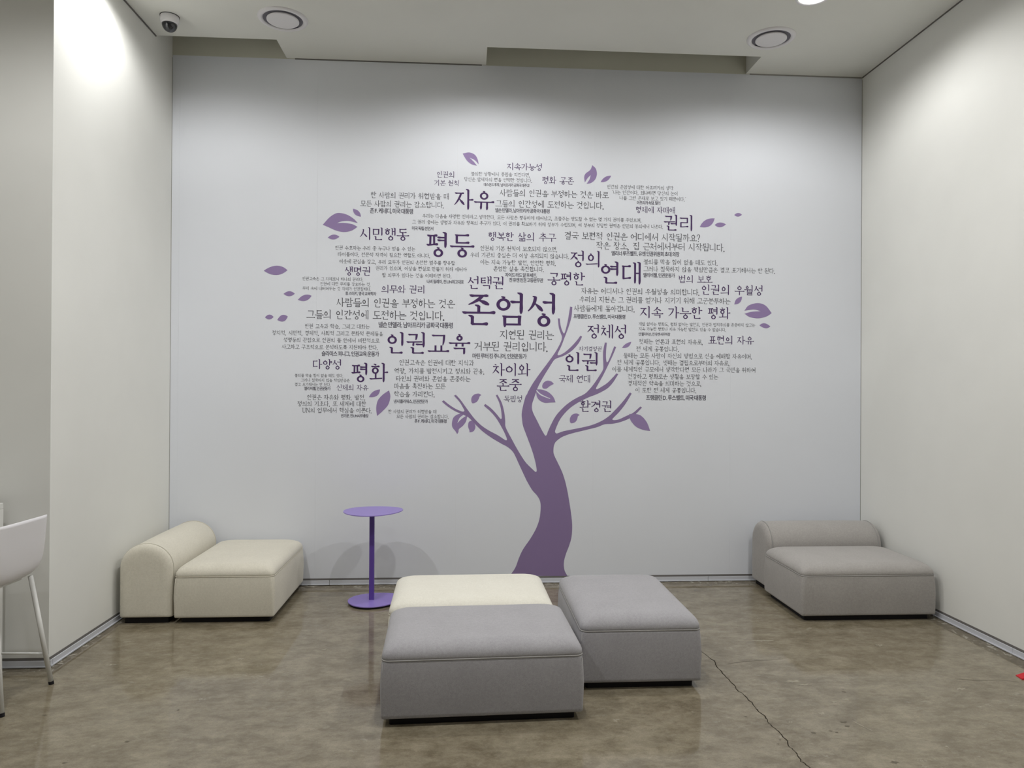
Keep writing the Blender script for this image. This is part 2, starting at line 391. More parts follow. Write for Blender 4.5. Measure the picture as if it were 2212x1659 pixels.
class Pen:
    def __init__(s, w, h): s.w = w; s.h = h; s.out = []
    def path(s, pts):
        """pts: (x, y, width) -> strip of (left, right) pairs"""
        st = []
        for i, (x, y, ww) in enumerate(pts):
            a = pts[max(i-1, 0)]; b_ = pts[min(i+1, len(pts)-1)]
            dx, dy = b_[0]-a[0], b_[1]-a[1]; l = math.hypot(dx, dy) or 1
            nx, ny = -dy/l, dx/l
            st.append(((x+nx*ww/2, y+ny*ww/2), (x-nx*ww/2, y-ny*ww/2)))
        s.out.append(st)
    def curve(s, p0, c, p1, ws, n=9):
        pts = []
        for k in range(n):
            t = k/(n-1); x = (1-t)**2*p0[0]+2*t*(1-t)*c[0]+t*t*p1[0]; y = (1-t)**2*p0[1]+2*t*(1-t)*c[1]+t*t*p1[1]
            q = t*(len(ws)-1); j = min(int(q), len(ws)-2); f = q-j
            pts.append((x, y, ws[j]*(1-f)+ws[j+1]*f))
        s.path(pts)
    def H(s, x0, x1, y, rise=0, start=1, end=1):
        h = s.h; L = x1-x0; e = min(2.6*h, L*.38); b_ = min(2.4*h, L*.3)
        P = []
        if start: P += [(x0, y+.45*h, .2*h), (x0+.3*b_, y+.12*h, 1.05*h), (x0+.6*b_, y-.05*h, 1.25*h), (x0+b_, y, .95*h)]
        else: P += [(x0, y, .9*h)]
        if end: P += [(x1-e, y+rise, .9*h), (x1-.62*e, y+rise+.12*h, 1.25*h), (x1-.3*e, y+rise+.15*h, 1.6*h), (x1-.08*e, y+rise+.05*h, 1.25*h), (x1, y+rise, .4*h)]
        else: P += [(x1, y+rise, .9*h)]
        s.path(P)
    def V(s, x, y1, y0, head=1, tail=1, k=1.0, slant=0):
        w = s.w*k
        if head:
            s.path([(x-1.15*w, y1+.02*w, .22*w), (x-.75*w, y1-.10*w, .5*w), (x-.2*w, y1-.28*w, .75*w), (x+.25*w, y1-.45*w, .5*w)])
            P = [(x+.04*w, y1-.12*w, .55*w), (x, y1-.4*w, .98*w)]
        else: P = [(x, y1, .9*w)]
        L = y1-y0
        P.append((x-slant*.5, y1-L*.5, .88*w))
        if tail: P += [(x-slant, y0+min(1.6*w, L*.35), 1.0*w), (x-slant-.04*w, y0+min(.6*w, L*.15), .85*w), (x-slant-.1*w, y0, .25*w)]
        else: P += [(x-slant, y0, .92*w)]
        s.path(P)
    def ring(s, cx, cy, rx, ry, knob=1):
        w, h = s.w, s.h*1.15; n = 28; st = []
        for k in range(n+1):
            a = 2*math.pi*k/n
            st.append(((cx+rx*math.cos(a), cy+ry*math.sin(a)), (cx+max(rx-w*.95, rx*.3)*math.cos(a), cy+max(ry-h, ry*.3)*math.sin(a))))
        s.out.append(st)
        if knob:
            s.path([(cx-.62*w, cy+ry+.75*s.h, .5*s.h), (cx-.1*w, cy+ry+.55*s.h, .85*s.h), (cx+.5*w, cy+ry+.35*s.h, .7*s.h)])
            s.path([(cx, cy+ry+.6*s.h, .9*w*.6), (cx, cy+ry-.3*s.h, .9*w*.8)])
    # consonants in a box; c = 'L' beside a vertical vowel, 'T' above a horizontal one, 'B' final
    def cons(s, j, b, c):
        if len(j) > 1 or j in DBL:
            j = DBL.get(j, j); x0, y0, x1, y1 = b; m = (x0+x1)/2; g = .12*s.w
            q = s.w; s.w *= .88
            s.cons(j[0], (x0, y0, m-g, y1), c if c != 'L' else 'L'); s.cons(j[1], (m+g, y0, x1, y1), c)
            s.w = q; return
        x0, y0, x1, y1 = b; w, h = s.w, s.h; W = x1-x0; Hh = y1-y0; mx = (x0+x1)/2
        yt = y1-.5*h; yb = y0+.5*h; xl = x0+.75*w; xr = x1-.5*w
        if j in 'ㄱㅋ':
            s.H(x0, x1-.2*w, yt, end=0)
            if c == 'L': s.curve((xr, yt+.55*h), (xr-.02*W, y0+.42*Hh), (x0+.04*W, y0), [1.0*w, .95*w, .75*w, .3*w])
            elif c == 'T': s.curve((xr, yt+.55*h), (xr, y0+.4*Hh), (xr-.10*W, y0), [1.0*w, .95*w, .8*w, .35*w])
            else: s.path([(xr, yt+.5*h, .95*w), (xr, y0+.5*Hh, .9*w), (xr, y0+.25*Hh-.2*w, .95*w), (xr-.05*w, y0-.25*w, .8*w), (xr-.1*w, y0-.6*w, .3*w)])
            if j == 'ㅋ': s.H(x0+.12*W, xr-.1*W, y0+.52*Hh, rise=.2*h, end=0)
        elif j == 'ㄴ':
            s.V(xl, y1, yb, tail=0); s.path([(xl-.45*w, yb+.6*h, .5*h), (xl, yb, 1.1*h), (xl+.8*w, yb, .95*h)])
            s.H(xl, x1, yb, rise=(.06*Hh if c == 'L' else 0), start=0)
        elif j in 'ㄷㅌ':
            s.H(x0, x1-.02*W, yt); s.V(xl, yt, yb, head=0, tail=0)
            s.H(xl-.35*w, x1, yb, rise=(.05*Hh if c == 'L' else 0), start=0)
            if j == 'ㅌ': s.H(xl, x1-.06*W, (yt+yb)/2, start=0)
        elif j == 'ㄹ':
            ym = (yt+yb)/2
            s.H(x0, xr+.3*w, yt, end=0); s.V(xr, yt+.5*h, ym-.4*h, head=0, tail=0, k=.9)
            s.H(xl-.35*w, xr, ym, start=0, end=0); s.V(xl, ym, yb, head=0, tail=0, k=.9)
            s.H(xl-.35*w, x1+.15*w, yb, rise=(.04*Hh if c == 'L' else 0), start=0)
        elif j == 'ㅁ':
            s.H(x0+.05*w, xr+.35*w, yt, end=0); s.path([(xl, yt+.4*h, .9*w), (xl+.05*w, yb, .85*w), (xl+.05*w, yb-.9*h, .6*w), (xl+.02*w, yb-1.3*h, .25*w)])
            s.path([(xr+.05*w, yt+.6*h, 1.0*w), (xr-.05*w, yb-.3*h, .8*w)]); s.H(xl, xr+.45*w, yb, start=0, end=0)
        elif j == 'ㅂ':
            s.V(xl, y1+.1*h, yb-.4*h, tail=0, k=.92); s.V(xr, y1+.1*h, yb-.4*h, tail=0, k=.92)
            s.H(xl, xr, y0+.52*Hh, start=0, end=0); s.H(xl-.4*w, xr+.4*w, yb, start=0, end=0)
        elif j in 'ㅅㅈㅊ':
            top = y1
            if j == 'ㅊ':
                s.path([(mx-1.0*w, y1+.1*h, .3*h), (mx-.5*w, y1-.05*h, .9*h), (mx+.1*w, y1-.5*h, 1.3*h), (mx+.35*w, y1-1.0*h, .7*h)]); top = y1-.20*Hh; s.H(x0+.02*W, x1-.02*W, top-.5*h, end=0); s.path([(x1-.22*W, top-.45*h, 1.1*h), (x1-.1*W, top-.45*h, 1.3*h), (x1-.03*W, top-.6*h, .5*h)]); top -= .5*h
            if j == 'ㅈ': s.H(x0+.02*W, x1-.02*W, y1-.5*h, end=0); s.path([(x1-.22*W, y1-.45*h, 1.1*h), (x1-.1*W, y1-.45*h, 1.3*h), (x1-.03*W, y1-.6*h, .5*h)]); top = y1-.5*h
            hh = top-y0
            sx = mx+(.02*W if j == 'ㅅ' else .20*W)
            s.curve((sx-.02*W, top), (mx-.02*W, y0+.45*hh), (x0-.02*W, y0+.02*hh), [.9*w, .95*w, .85*w, .6*w, .3*w])
            if j == 'ㅅ': s.path([(sx-.9*w, top+.1*w, .25*w), (sx-.4*w, top+.02*w, .5*w), (sx+.15*w, top-.2*w, .6*w)])
            s.curve((mx-.03*W, y0+.55*hh), (mx+.22*W, y0+.33*hh), (x1+.02*W, y0+.03*hh), [.35*w, .6*w, 1.0*w, 1.05*w, .45*w])
        elif j == 'ㅇ':
            r = min(W/2, (Hh-.9*h)/2*1.17); ry = min((Hh-.9*h)/2, W/2*1.05)
            s.ring(mx, y0+ry, r, ry)
        elif j == 'ㅎ':
            s.path([(mx-.9*w, y1+.15*h, .3*h), (mx-.4*w, y1, .9*h), (mx+.2*w, y1-.45*h, 1.3*h), (mx+.4*w, y1-.9*h, .6*h)])
            yy = y1-.24*Hh; s.H(x0, x1, yy)
            ry = (yy-y0-.6*h)/2; s.ring(mx, y0+ry, min(W*.40, ry*1.25), ry, 0)
        elif j == 'ㅍ':
            s.H(x0+.03*W, x1-.03*W, yt); s.H(x0-.02*W, x1+.03*W, yb, rise=(.05*Hh if c == 'L' else 0))
            for q, e in ((.32, -.02), (.68, .02)): s.path([(x0+q*W-e*W, yt, .8*w), (x0+q*W, yb, .8*w)])
def tick_r(p, x, y, L): p.path([(x, y, .9*p.h), (x+.45*L, y, .9*p.h), (x+.75*L, y+.1*p.h, 1.35*p.h), (x+.95*L, y+.05*p.h, 1.1*p.h), (x+L, y, .4*p.h)])
def tick_l(p, x, y, L): p.path([(x, y, .9*p.h), (x-.5*L, y, .95*p.h), (x-.8*L, y, 1.3*p.h), (x-.94*L, y+.2*p.h, .9*p.h), (x-L, y+.35*p.h, .25*p.h)])
def syllable(ch, w, h):
    p = Pen(w, h); q = ord(ch)-0xAC00; l = LJ[q//588]; v = VJ[q % 588//28]; t = TJ[q % 28]
    hor = v in 'ㅗㅛㅜㅠㅡ'; cmp_ = v in 'ㅘㅙㅚㅝㅞㅟㅢ'; f = bool(t); two = v in 'ㅐㅒㅔㅖㅙㅞ'
    cl = len(t) > 1 or t in DBL
    if f:
        fb = (235, 20, 790, 300) if not hor else (240, 20, 770, 300)
        if cl: fb = (170, 10, 840, 330)
        if t == 'ㅇ': fb = (fb[0]+30, -5, fb[2]-30, 375)
        if t == 'ㄹ' or t in ('ㅍ', 'ㅌ'): fb = (fb[0]+20, 20, fb[2], 335)
        if t == 'ㅎ': fb = (fb[0], 10, fb[2], 370)
        if t in 'ㅅㅈㅊ': fb = (fb[0]+10, 0, fb[2]-10, 320)
        if t == 'ㄱ': fb = (fb[0]-10, 70, fb[2]-10, 300)
        p.cons(t, fb, 'B')
    if not hor and not cmp_:
        base = {'ㅏ': 690, 'ㅑ': 690, 'ㅣ': 770, 'ㅓ': 790, 'ㅕ': 790}.get(v, 830)
        y1, y0 = (955, 350) if f else (955, 0)
        x1 = {'ㅏ': 500, 'ㅑ': 500, 'ㅣ': 570, 'ㅓ': 470, 'ㅕ': 490, 'ㅐ': 455, 'ㅒ': 440, 'ㅔ': 400, 'ㅖ': 400}[v]
        ib = (60, 430, x1, 850) if f else (50, 210, x1, 800)
        if l == 'ㅇ': ib = (70, 440 if f else 290, x1+10, 850 if f else 770)
        if l in 'ㅎㅊ': ib = (ib[0], ib[1], ib[2], ib[3]+60)
        p.cons(l, ib, 'L')
        ym = (y1+y0)/2+(20 if f else -10)
        dy = 75 if f else 100
        if two:
            xa, xb = (632, 832); p.V(xb, y1, y0, k=.95)
            p.V(xa, y1-25, y0+(30 if f else 35), k=.9)
            ys = [ym+10] if v in 'ㅐㅔ' else [ym+dy*.7, ym-dy*.6]
            for yy in ys:
                if v in 'ㅐㅒ': p.path([(xa, yy, .9*h), (xb, yy, .9*h)])
                else: tick_l(p, xa, yy, xa-x1-20 if v == 'ㅔ' else xa-x1+10)
        else:
            p.V(base, y1, y0)
            if v == 'ㅏ': tick_r(p, base, ym, 245)
            if v == 'ㅑ': tick_r(p, base, ym+dy*.8, 235); tick_r(p, base, ym-dy*.7, 245)
            if v == 'ㅓ': tick_l(p, base, ym+20, base-x1-0)
            if v == 'ㅕ': tick_l(p, base, ym+20+dy*.75, base-x1+20); tick_l(p, base, ym+20-dy*.65, base-x1+20)
    elif hor:
        if v in 'ㅗㅛ':
            yh = 375 if f else 140; ib = (215, 600, 785, 890) if f else (200, 400, 800, 860)
            top = ib[1]+10; p.H(20, 980, yh)
            for x in ([500] if v == 'ㅗ' else [370, 630]): p.V(x, top-15, yh, tail=0, head=(v == 'ㅗ'), k=.95)
        elif v in 'ㅜㅠ':
            yh = 500 if f else 375; ib = (215, 610, 785, 890) if f else (200, 500, 800, 880)
            p.H(20, 980, yh)
            yb = 355 if f else 0
            if v == 'ㅜ': p.V(500, yh, yb, head=0, tail=not f)
            else: p.V(365, yh, yb+(0 if f else 30), head=0, tail=not f, slant=10); p.V(640, yh, yb, head=0, tail=not f)
        else:
            yh = 420 if f else 140; ib = (215, 530, 785, 880) if f else (200, 300, 800, 840)
            p.H(20, 980, yh)
        if l == 'ㅇ': ib = (ib[0]+60, ib[1]-10, ib[2]-60, ib[3]+10)
        if l in 'ㅎㅊ': ib = (ib[0], ib[1]-25, ib[2], ib[3]+55)
        p.cons(l, ib, 'T')
    else:
        xv = 850 if two else 780
        tickr = v in 'ㅘㅙ'
        if v == 'ㅘ': xv = 725
        y1, y0 = (960, 340 if v != 'ㅝ' else 300) if f else (955, 0)
        p.V(xv, y1, y0)
        x1 = 470 if two else 520
        xx = xv
        if two: p.V(xv-160, y1-25, y0+35, k=.85); xx = xv-160
        low = v in 'ㅘㅙㅚ'
        if v == 'ㅢ': yh = 430 if f else 190; ib = (110, 560 if f else 380, 530, 880 if f else 820)
        elif low: yh = 400 if f else 170; ib = (90, 590, 520, 890) if f else (90, 440, 520, 850)
        else: yh = 530 if f else 390; ib = (90, 620, 520, 890) if f else (90, 510, 520, 870)
        if two: ib = (70, ib[1], 480, ib[3])
        hx = xx-.5*w-20
        p.H(15, hx, yh, rise=30 if low or v == 'ㅢ' else 15, end=0)
        cx = (15+hx)/2-10
        if low: p.V(cx, ib[1]+5, yh, tail=0, head=0, k=.9)
        if v in 'ㅝㅞㅟ': p.V(cx-20, yh, (350 if f else 60), head=0, tail=1, k=.9, slant=10)
        if v in 'ㅝㅞ': tick_l(p, xx, (430 if f else 260), xx-cx-70)
        if v in 'ㅘ': tick_r(p, xv, (y1+y0)/2+20, 225)
        if v == 'ㅙ': p.path([(xx, (y1+y0)/2, .9*h), (xv, (y1+y0)/2, .9*h)])
        if l == 'ㅇ': ib = (ib[0]+30, ib[1]-10, ib[2]-30, ib[3]+10)
        if l in 'ㅎㅊ': ib = (ib[0], ib[1]-20, ib[2], ib[3]+50)
        p.cons(l, ib, 'T')
    return p.out, 935
def other(ch, w, h):
    p = Pen(w, h)
    if ch == ' ': return [], 400
    if ch in '.,':
        n = 12; r = 1.0*w; st = []
        for k in range(n//2+1):
            a = math.pi/2+math.pi*k/(n/2); b_ = math.pi/2-math.pi*k/(n/2)
            st.append(((90+r*math.cos(a), 40+r*math.sin(a)), (90+r*math.cos(b_), 40+r*math.sin(b_))))
        p.out.append(st)
        if ch == ',': p.curve((100+.4*r, 40), (115, -20), (50, -110), [1.2*w, .9*w, .3*w])
        return p.out, 290
    if ch == '?':
        p.curve((70, 650), (90, 860), (260, 860), [.9*w, h, .9*h]); p.curve((255, 862), (440, 850), (420, 660), [h, .9*w, w]); p.curve((420, 665), (400, 520), (250, 420), [w, .9*w, h]); p.path([(250, 430, h), (245, 250, h)])
        p.path([(245-.7*w, 60, .2*w), (245-.4*w, 60, 1.1*w), (245+.4*w, 60, 1.1*w), (245+.7*w, 60, .2*w)]); return p.out, 520
    if ch == '"':
        for x in (50, 150): p.path([(x, 900, w), (x+15, 780, .3*w)])
        return p.out, 210
    if ch == 'U':
        p.path([(40, 840, h), (260, 840, h)]); p.path([(520, 840, h), (680, 840, h)]); p.path([(150, 840, w), (150, 330, w)]); p.path([(600, 840, h), (600, 330, h)])
        p.curve((150, 340), (160, 90), (370, 85), [w, w, h]); p.curve((365, 85), (590, 90), (600, 340), [h, h, h]); return p.out, 740
    if ch == 'N':
        p.path([(30, 840, h), (220, 840, h)]); p.path([(560, 840, h), (740, 840, h)]); p.path([(120, 840, h), (120, 90, h)]); p.path([(150, 840, w), (650, 90, w)]); p.path([(650, 840, h), (650, 80, h)]); p.path([(40, 90, h), (210, 90, h)])
        return p.out, 780
    return [], 300
GC = {}
def glyph(ch, w, h):
    k = (ch, w, h)
    if k not in GC: GC[k] = syllable(ch, w, h) if 0xAC00 <= ord(ch) <= 0xD7A3 else other(ch, w, h)
    return GC[k]
STY = {'heavy': (102, 62, .99), 'head': (95, 60, .99), 'light': (90, 58, .95), 'body': (82, 56, .905)}
def wallpt(px, py, lift=0.0):
    p = on_plane(px, py, 1, D); return p
def brush_text(bm, text, xl, xr, yc, style, aspect=None):
    """one line of lettering between two pixel columns of the photograph, laid flat on the back wall"""
    w, h, asp = STY[style]; asp = aspect or asp
    st = []; x = 0
    for ch in text:
        g, adv = glyph(ch, w, h)
        for s in g: st.append([((a[0]+x, a[1]), (b_[0]+x, b_[1])) for a, b_ in s])
        x += adv
    xs = [q[0] for s in st for pr in s for q in pr]
    x0, x1 = min(xs), max(xs)
    A = on_plane(xl, yc, 1, D); B = on_plane(xr, yc, 1, D); C = on_plane((xl+xr)/2, yc, 1, D)
    sx = (B.x-A.x)/(x1-x0); sz = sx/asp
    for k, s in enumerate(st):
        yy = D-0.0006-0.00006*(k % 12)
        prev = None
        for a, b_ in s:
            va = bm.verts.new((A.x+(a[0]-x0)*sx, yy, C.z+(a[1]-475)*sz)); vb = bm.verts.new((A.x+(b_[0]-x0)*sx, yy, C.z+(b_[1]-475)*sz))
            if prev: bm.faces.new((prev[0], prev[1], vb, va))
            prev = (va, vb)
# sans-serif bold for the attributions: the built-in font, drawn once per character
SC = {}
def sans_glyph(ch):
    if ch not in SC:
        c = bpy.data.curves.new('t', 'FONT'); c.body = ch; c.resolution_u = 2
        o = bpy.data.objects.new('t', c); COL.objects.link(o)
        me = bpy.data.meshes.new_from_object(o.evaluated_get(bpy.context.evaluated_depsgraph_get()))
        vs = [(v.co.x, v.co.y) for v in me.vertices]; fs = [tuple(p.vertices) for p in me.polygons]
        bpy.data.objects.remove(o); bpy.data.curves.remove(c); bpy.data.meshes.remove(me)
        SC[ch] = (vs, fs)
    return SC[ch]
def sans_text(bm, text, xl, xr, yc, hpx=None):
    x = 0; items = []
    for ch in text:
        if ch == ' ': x += .13; continue
        g = sans_glyph(ch); hang = ord(ch) > 0x3000
        wd = max((v[0] for v in g[0]), default=.2)
        adv = .85 if hang else wd+.04
        items.append((g, x, hang)); x += adv
    xs = [v[0]+ox for g, ox, _ in items for v in g[0]]
    x0, x1 = min(xs), max(xs)
    A = on_plane(xl, yc, 1, D); B = on_plane(xr, yc, 1, D); C = on_plane((xl+xr)/2, yc, 1, D)
    sx = (B.x-A.x)/(x1-x0); sz = sx/.82
    for k, (g, ox, hang) in enumerate(items):
        for q, (dx, dy) in enumerate(((-.017, -.010), (.017, -.010), (-.017, .010), (.017, .010))):   # bold: four offset passes
            yy = D-0.0006-0.00008*(q+4*(k % 2))
            V = [bm.verts.new((A.x+(v[0]+dx+ox-x0)*sx, yy, C.z+(v[1]+dy-.36)*sz)) for v in g[0]]
            for f in g[1]:
                try: bm.faces.new([V[i] for i in f])
                except ValueError: pass
# ---------------------------------------------------------------- the mural on the back wall
REG = {'1': (560, 310, 4.915), '2': (980, 310, 4.915), '3': (1240, 350, 4.915), '4': (560, 590, 4.915), '5': (980, 590, 4.915), '6': (1190, 600, 4.424),
       'A': (940, 640, 7.373), 'B': (940, 840, 7.373), 'C': (1160, 720, 6.911), 'D': (1060, 1040, 7.9), 'P': (0, 0, 1.0)}
def px(r, x, y): o = REG[r]; return (o[0]+x/o[2], o[1]+y/o[2])
mural = thing('tree_mural', (0, D, 0))
tag(mural, 'purple tree mural with Korean word-cloud crown and floating leaves printed on back wall', 'mural')
def shape(name, P, mat, dy, sub=True):
    """P: (region, x, y[, 'c']) outline"""
    q = []
    for p in P:
        a = px(*p[:3]); q.append((a[0], a[1])+(('c',) if len(p) > 3 else ()))
    q = catmull(q, 5)
    pts = []
    for x, y in q:
        v = on_plane(x, y, 1, D); pts.append((v.x, -dy, v.z))
    o = mesh_obj(name, flat_poly(pts), mat, mural); return o
T = []
def add(r, s):
    for tok in s.split():
        c = tok.endswith('c'); a = tok.rstrip('c').split(',')
        T.append((r, float(a[0]), float(a[1]))+(('c',) if c else ()))
add('D', '325,1612c 420,1470 480,1310 550,1160 680,970 780,790 835,620 852,440 840,330 790,240 710,150')
add('B', '1467,1479 1400,1340 1330,1190 1250,1020 1160,930 1050,870 900,780 760,680 640,565 580,500 510,440 400,392 300,345 200,280 106,203c 137,182c 220,250 330,320 420,358 450,362 466,345 450,310 390,210 300,108c 330,94c 400,170 480,280 560,390 640,490 740,585 860,665 1000,740 1115,815 1138,818 1143,795 1100,690 1030,560 960,450 870,350 775,268c 798,240c 880,300 960,380 1030,465 1048,480 1060,465 1050,340 1020,220 966,102c 993,93c 1060,220 1100,370 1115,500 1118,590 1150,670 1220,800 1290,930 1380,1080 1450,1180 1540,1270 1595,1320 1612,1318 1618,1290 1590,1140 1540,970 1470,780 1400,590 1383,480 1378,400 1395,290 1440,120')
add('A', '1462,1562 1480,1520 1560,1380 1680,1210 1800,1050 1920,880 2000,730 2020,650 2000,590 1970,500 1953,352c 1984,353c 1995,450 2020,540 2050,592 2070,560 2110,400 2150,165c 2184,170c 2170,330 2120,500 2060,660 2010,790 1950,920 1960,940')
add('C', '350,320 420,280 520,190 600,100 648,35c 673,50c 620,150 520,260 400,335 290,375 250,405 170,530 90,660 20,790')
add('B', '1605,60 1570,160 1545,240 1542,310 1560,380 1620,500 1690,640 1745,735 1760,745 1778,730')
add('C', '165,1460 220,1340 290,1220 400,1100 500,1020 600,960 710,905 780,840 860,740 940,620 985,540 990,470 985,350 990,250 1013,138c 1043,140c 1032,250 1030,360 1040,430 1060,420 1100,330 1153,193c 1182,205c 1130,330 1050,500 980,640 880,820 895,835 960,800 1050,740 1130,660 1187,597c 1213,610c 1130,740 1040,830 900,905 760,960 620,1030 500,1110 400,1210 330,1310 275,1440 270,1475 295,1495 400,1460 600,1420 800,1375 960,1310 1080,1230 1180,1130 1280,1020 1387,882c 1413,900c 1330,1040 1230,1170 1125,1280 1145,1295 1220,1285 1330,1235 1430,1190 1543,1092c 1567,1108c 1480,1200 1385,1268 1260,1320 1130,1350 1010,1358 900,1400 700,1450 500,1500 370,1550 290,1610')
add('B', '1900,880 1885,950 1890,1040 1950,1170 2020,1320 2070,1470 2105,1622')
add('D', '1340,340 1370,540 1390,740 1380,940 1340,1090 1290,1220 1255,1340 1248,1440 1265,1530 1310,1612c')
shape('tree', T, M['tree'], 0.0006)

def leaf4(r, A, B_, m1, m2, mat='leaf'):
    def ctrl(m): return (2*m[0]-(A[0]+B_[0])/2, 2*m[1]-(A[1]+B_[1])/2)
    c1, c2 = ctrl(m1), ctrl(m2); pts = []
    for a, c, b_ in ((A, c1, B_), (B_, c2, A)):
        for k in range(10):
            t = k/10; pts.append(((1-t)**2*a[0]+2*t*(1-t)*c[0]+t*t*b_[0], (1-t)**2*a[1]+2*t*(1-t)*c[1]+t*t*b_[1]))
    q = []
    for x, y in pts:
        v = on_plane(*px(r, x, y), 1, D); q.append((v.x, -0.0009, v.z))
    mesh_obj('leaf', flat_poly(q), M[mat], mural)
for a in [('1', (996, 693), (1080, 778), (1057, 720), (1015, 750)), ('1', (728, 998), (852, 990), (790, 967), (790, 1019)), ('1', (48, 1350), (300, 1345), (185, 1297), (180, 1397)),
          ('2', (1560, 410), (1672, 342), (1605, 358), (1628, 397)), ('3', (1335, 690), (1493, 598), (1395, 617), (1440, 680)), ('3', (1493, 668), (1613, 662), (1548, 642), (1550, 693)),
          ('3', (1700, 562), (1783, 560), (1742, 541), (1740, 580)), ('3', (1702, 1512), (1783, 1430), (1725, 1455), (1762, 1490)), ('4', (258, 220), (378, 218), (320, 192), (320, 245)),
          ('4', (410, 283), (556, 240), (480, 232), (495, 293)), ('4', (62, 468), (153, 465), (108, 440), (108, 492)), ('4', (192, 497), (303, 460), (242, 445), (260, 512)),
          ('4', (1165, 1316), (1283, 1235), (1212, 1257), (1250, 1302)), ('6', (1993, 455), (2097, 465), (2040, 435), (2050, 482)), ('6', (680, 670), (768, 612), (715, 632), (738, 660))]:
    leaf4(*a)
def leafp(r, s, mat='leaf', dy=0.0009, name='leaf'):
    P = []
    for tok in s.split():
        c = tok.endswith('c'); a = tok.rstrip('c').split(','); P.append((r, float(a[0]), float(a[1]))+(('c',) if c else ()))
    return shape(name, P, M[mat], dy)
leafp('1', '675,862c 740,790 800,748 850,737 930,755 1000,797 1047,845c 950,822 880,826 825,845c 900,843 990,857 1043,885c 980,925 900,940 820,925 740,890')
leafp('2', '95,107c 165,95 225,120 255,170 265,222c 225,178 168,150c 215,195 247,237c 190,220 140,180')
leafp('2', '1472,230c 1510,270 1520,330 1500,385 1455,420 1410,428c 1440,385 1455,335c 1420,370 1393,415c 1385,360 1400,320 1450,280')
leafp('6', '2110,338c 2060,370 1980,388 1900,375 1850,343c 1920,325 2005,320c 1940,303 1848,315c 1890,265 1975,242 2050,265')
leafp('4', '1378,1245c 1392,1310 1370,1395 1310,1465 1250,1517c 1242,1430 1260,1350 1312,1290')
leafp('A', '1890,1395c 1850,1357 1780,1345 1720,1385 1705,1440 1725,1468 1775,1468 1825,1430')
leafp('B', '735,97c 690,75 620,92 580,140 577,200 600,230 660,208 690,165 710,118')
leafp('B', '1612,8c 1700,12 1800,50 1880,125 1918,215c 1840,218 1740,222 1660,180 1620,120 1608,50')
leafp('B', '350,720c 320,670 275,610 268,540 290,460 340,415 400,392c 455,412 510,440c 490,520 440,590 380,640 370,690')
leafp('B', '548,695c 545,660 525,600 535,530 582,503c 610,530 635,570 640,620 610,675')
leafp('C', '1375,1205c 1480,1205 1560,1235 1640,1330 1690,1458c 1580,1440 1480,1395 1410,1320 1385,1265')
leafp('C', '638,1217c 590,1197 530,1212 495,1260 492,1320 515,1342 570,1325 600,1280 610,1240')
leafp('B', '1618,18c 1675,75 1760,120 1832,152 1828,160c 1750,132 1670,95 1610,32', 'wallpaper', 0.0012, 'leaf_vein')
leafp('B', '450,413c 488,432c 420,480 352,547c 388,465', 'wallpaper', 0.0012, 'leaf_vein')

HEAD = [('2', '지속가능성', 565, 935, 248), ('1', '인권의', 1888, 2068, 330), ('1', '기본 원칙', 1858, 2118, 420), ('2', '평화 공존', 938, 1278, 393), ('2', '자유', 5, 432, 598, 'heavy'),
 ('3', '형제애 자매애', 655, 1070, 510), ('3', '권리', 952, 1255, 648, 'heavy'), ('1', '시민행동', 1068, 1592, 962), ('P', '평등', 921, 1025, 529, 'heavy'), ('2', '행복한 삶의 추구', 368, 1088, 992),
 ('2', '정의', 1238, 1548, 1228, 'head'), ('3', '연대', 285, 708, 1180, 'heavy'), ('2', '공평한', 995, 1395, 1437), ('5', '선택권', 150, 527, 103), ('1', '생명권', 908, 1175, 1355), ('4', '의무와 권리', 1295, 1752, 172),
 ('3', '법의 보호', 1108, 1470, 1245), ('3', '인권의 우월성', 1357, 2000, 1360), ('5', '존엄성', 88, 1078, 387, 'heavy'), ('6', '지속 가능한 평화', 850, 1715, 335), ('6', '정체성', 348, 718, 515),
 ('P', '인권교육', 837, 1016, 742, 'heavy'), ('4', '다양성', 568, 868, 968), ('4', '평화', 978, 1370, 1057, 'heavy'), ('5', '차이와', 412, 815, 1027), ('5', '존중', 457, 722, 1185), ('5', '독립성', 530, 725, 1335),
 ('5', '자기결정권', 1330, 1567, 803), ('5', '인권', 1187, 1528, 943, 'heavy'), ('5', '국제 연대', 1117, 1448, 1122), ('5', '환경권', 1335, 1672, 1415), ('6', '표현의 자유', 1502, 1940, 597), ('4', '신체의 자유', 822, 1160, 1215)]
for hd in HEAD:
    r, t, xl, xr, y = hd[:5]; st = hd[5] if len(hd) > 5 else 'head'
    a = px(r, xl, y); b_ = px(r, xr, y)
    if st == 'head' and (b_[0]-a[0])/len(t) < 14.5: st = 'light'
    bm = bmesh.new(); brush_text(bm, t, a[0], b_[0], a[1], st)
    mesh_obj('word', bm, M['ink'], mural)['kind'] = 'stuff'
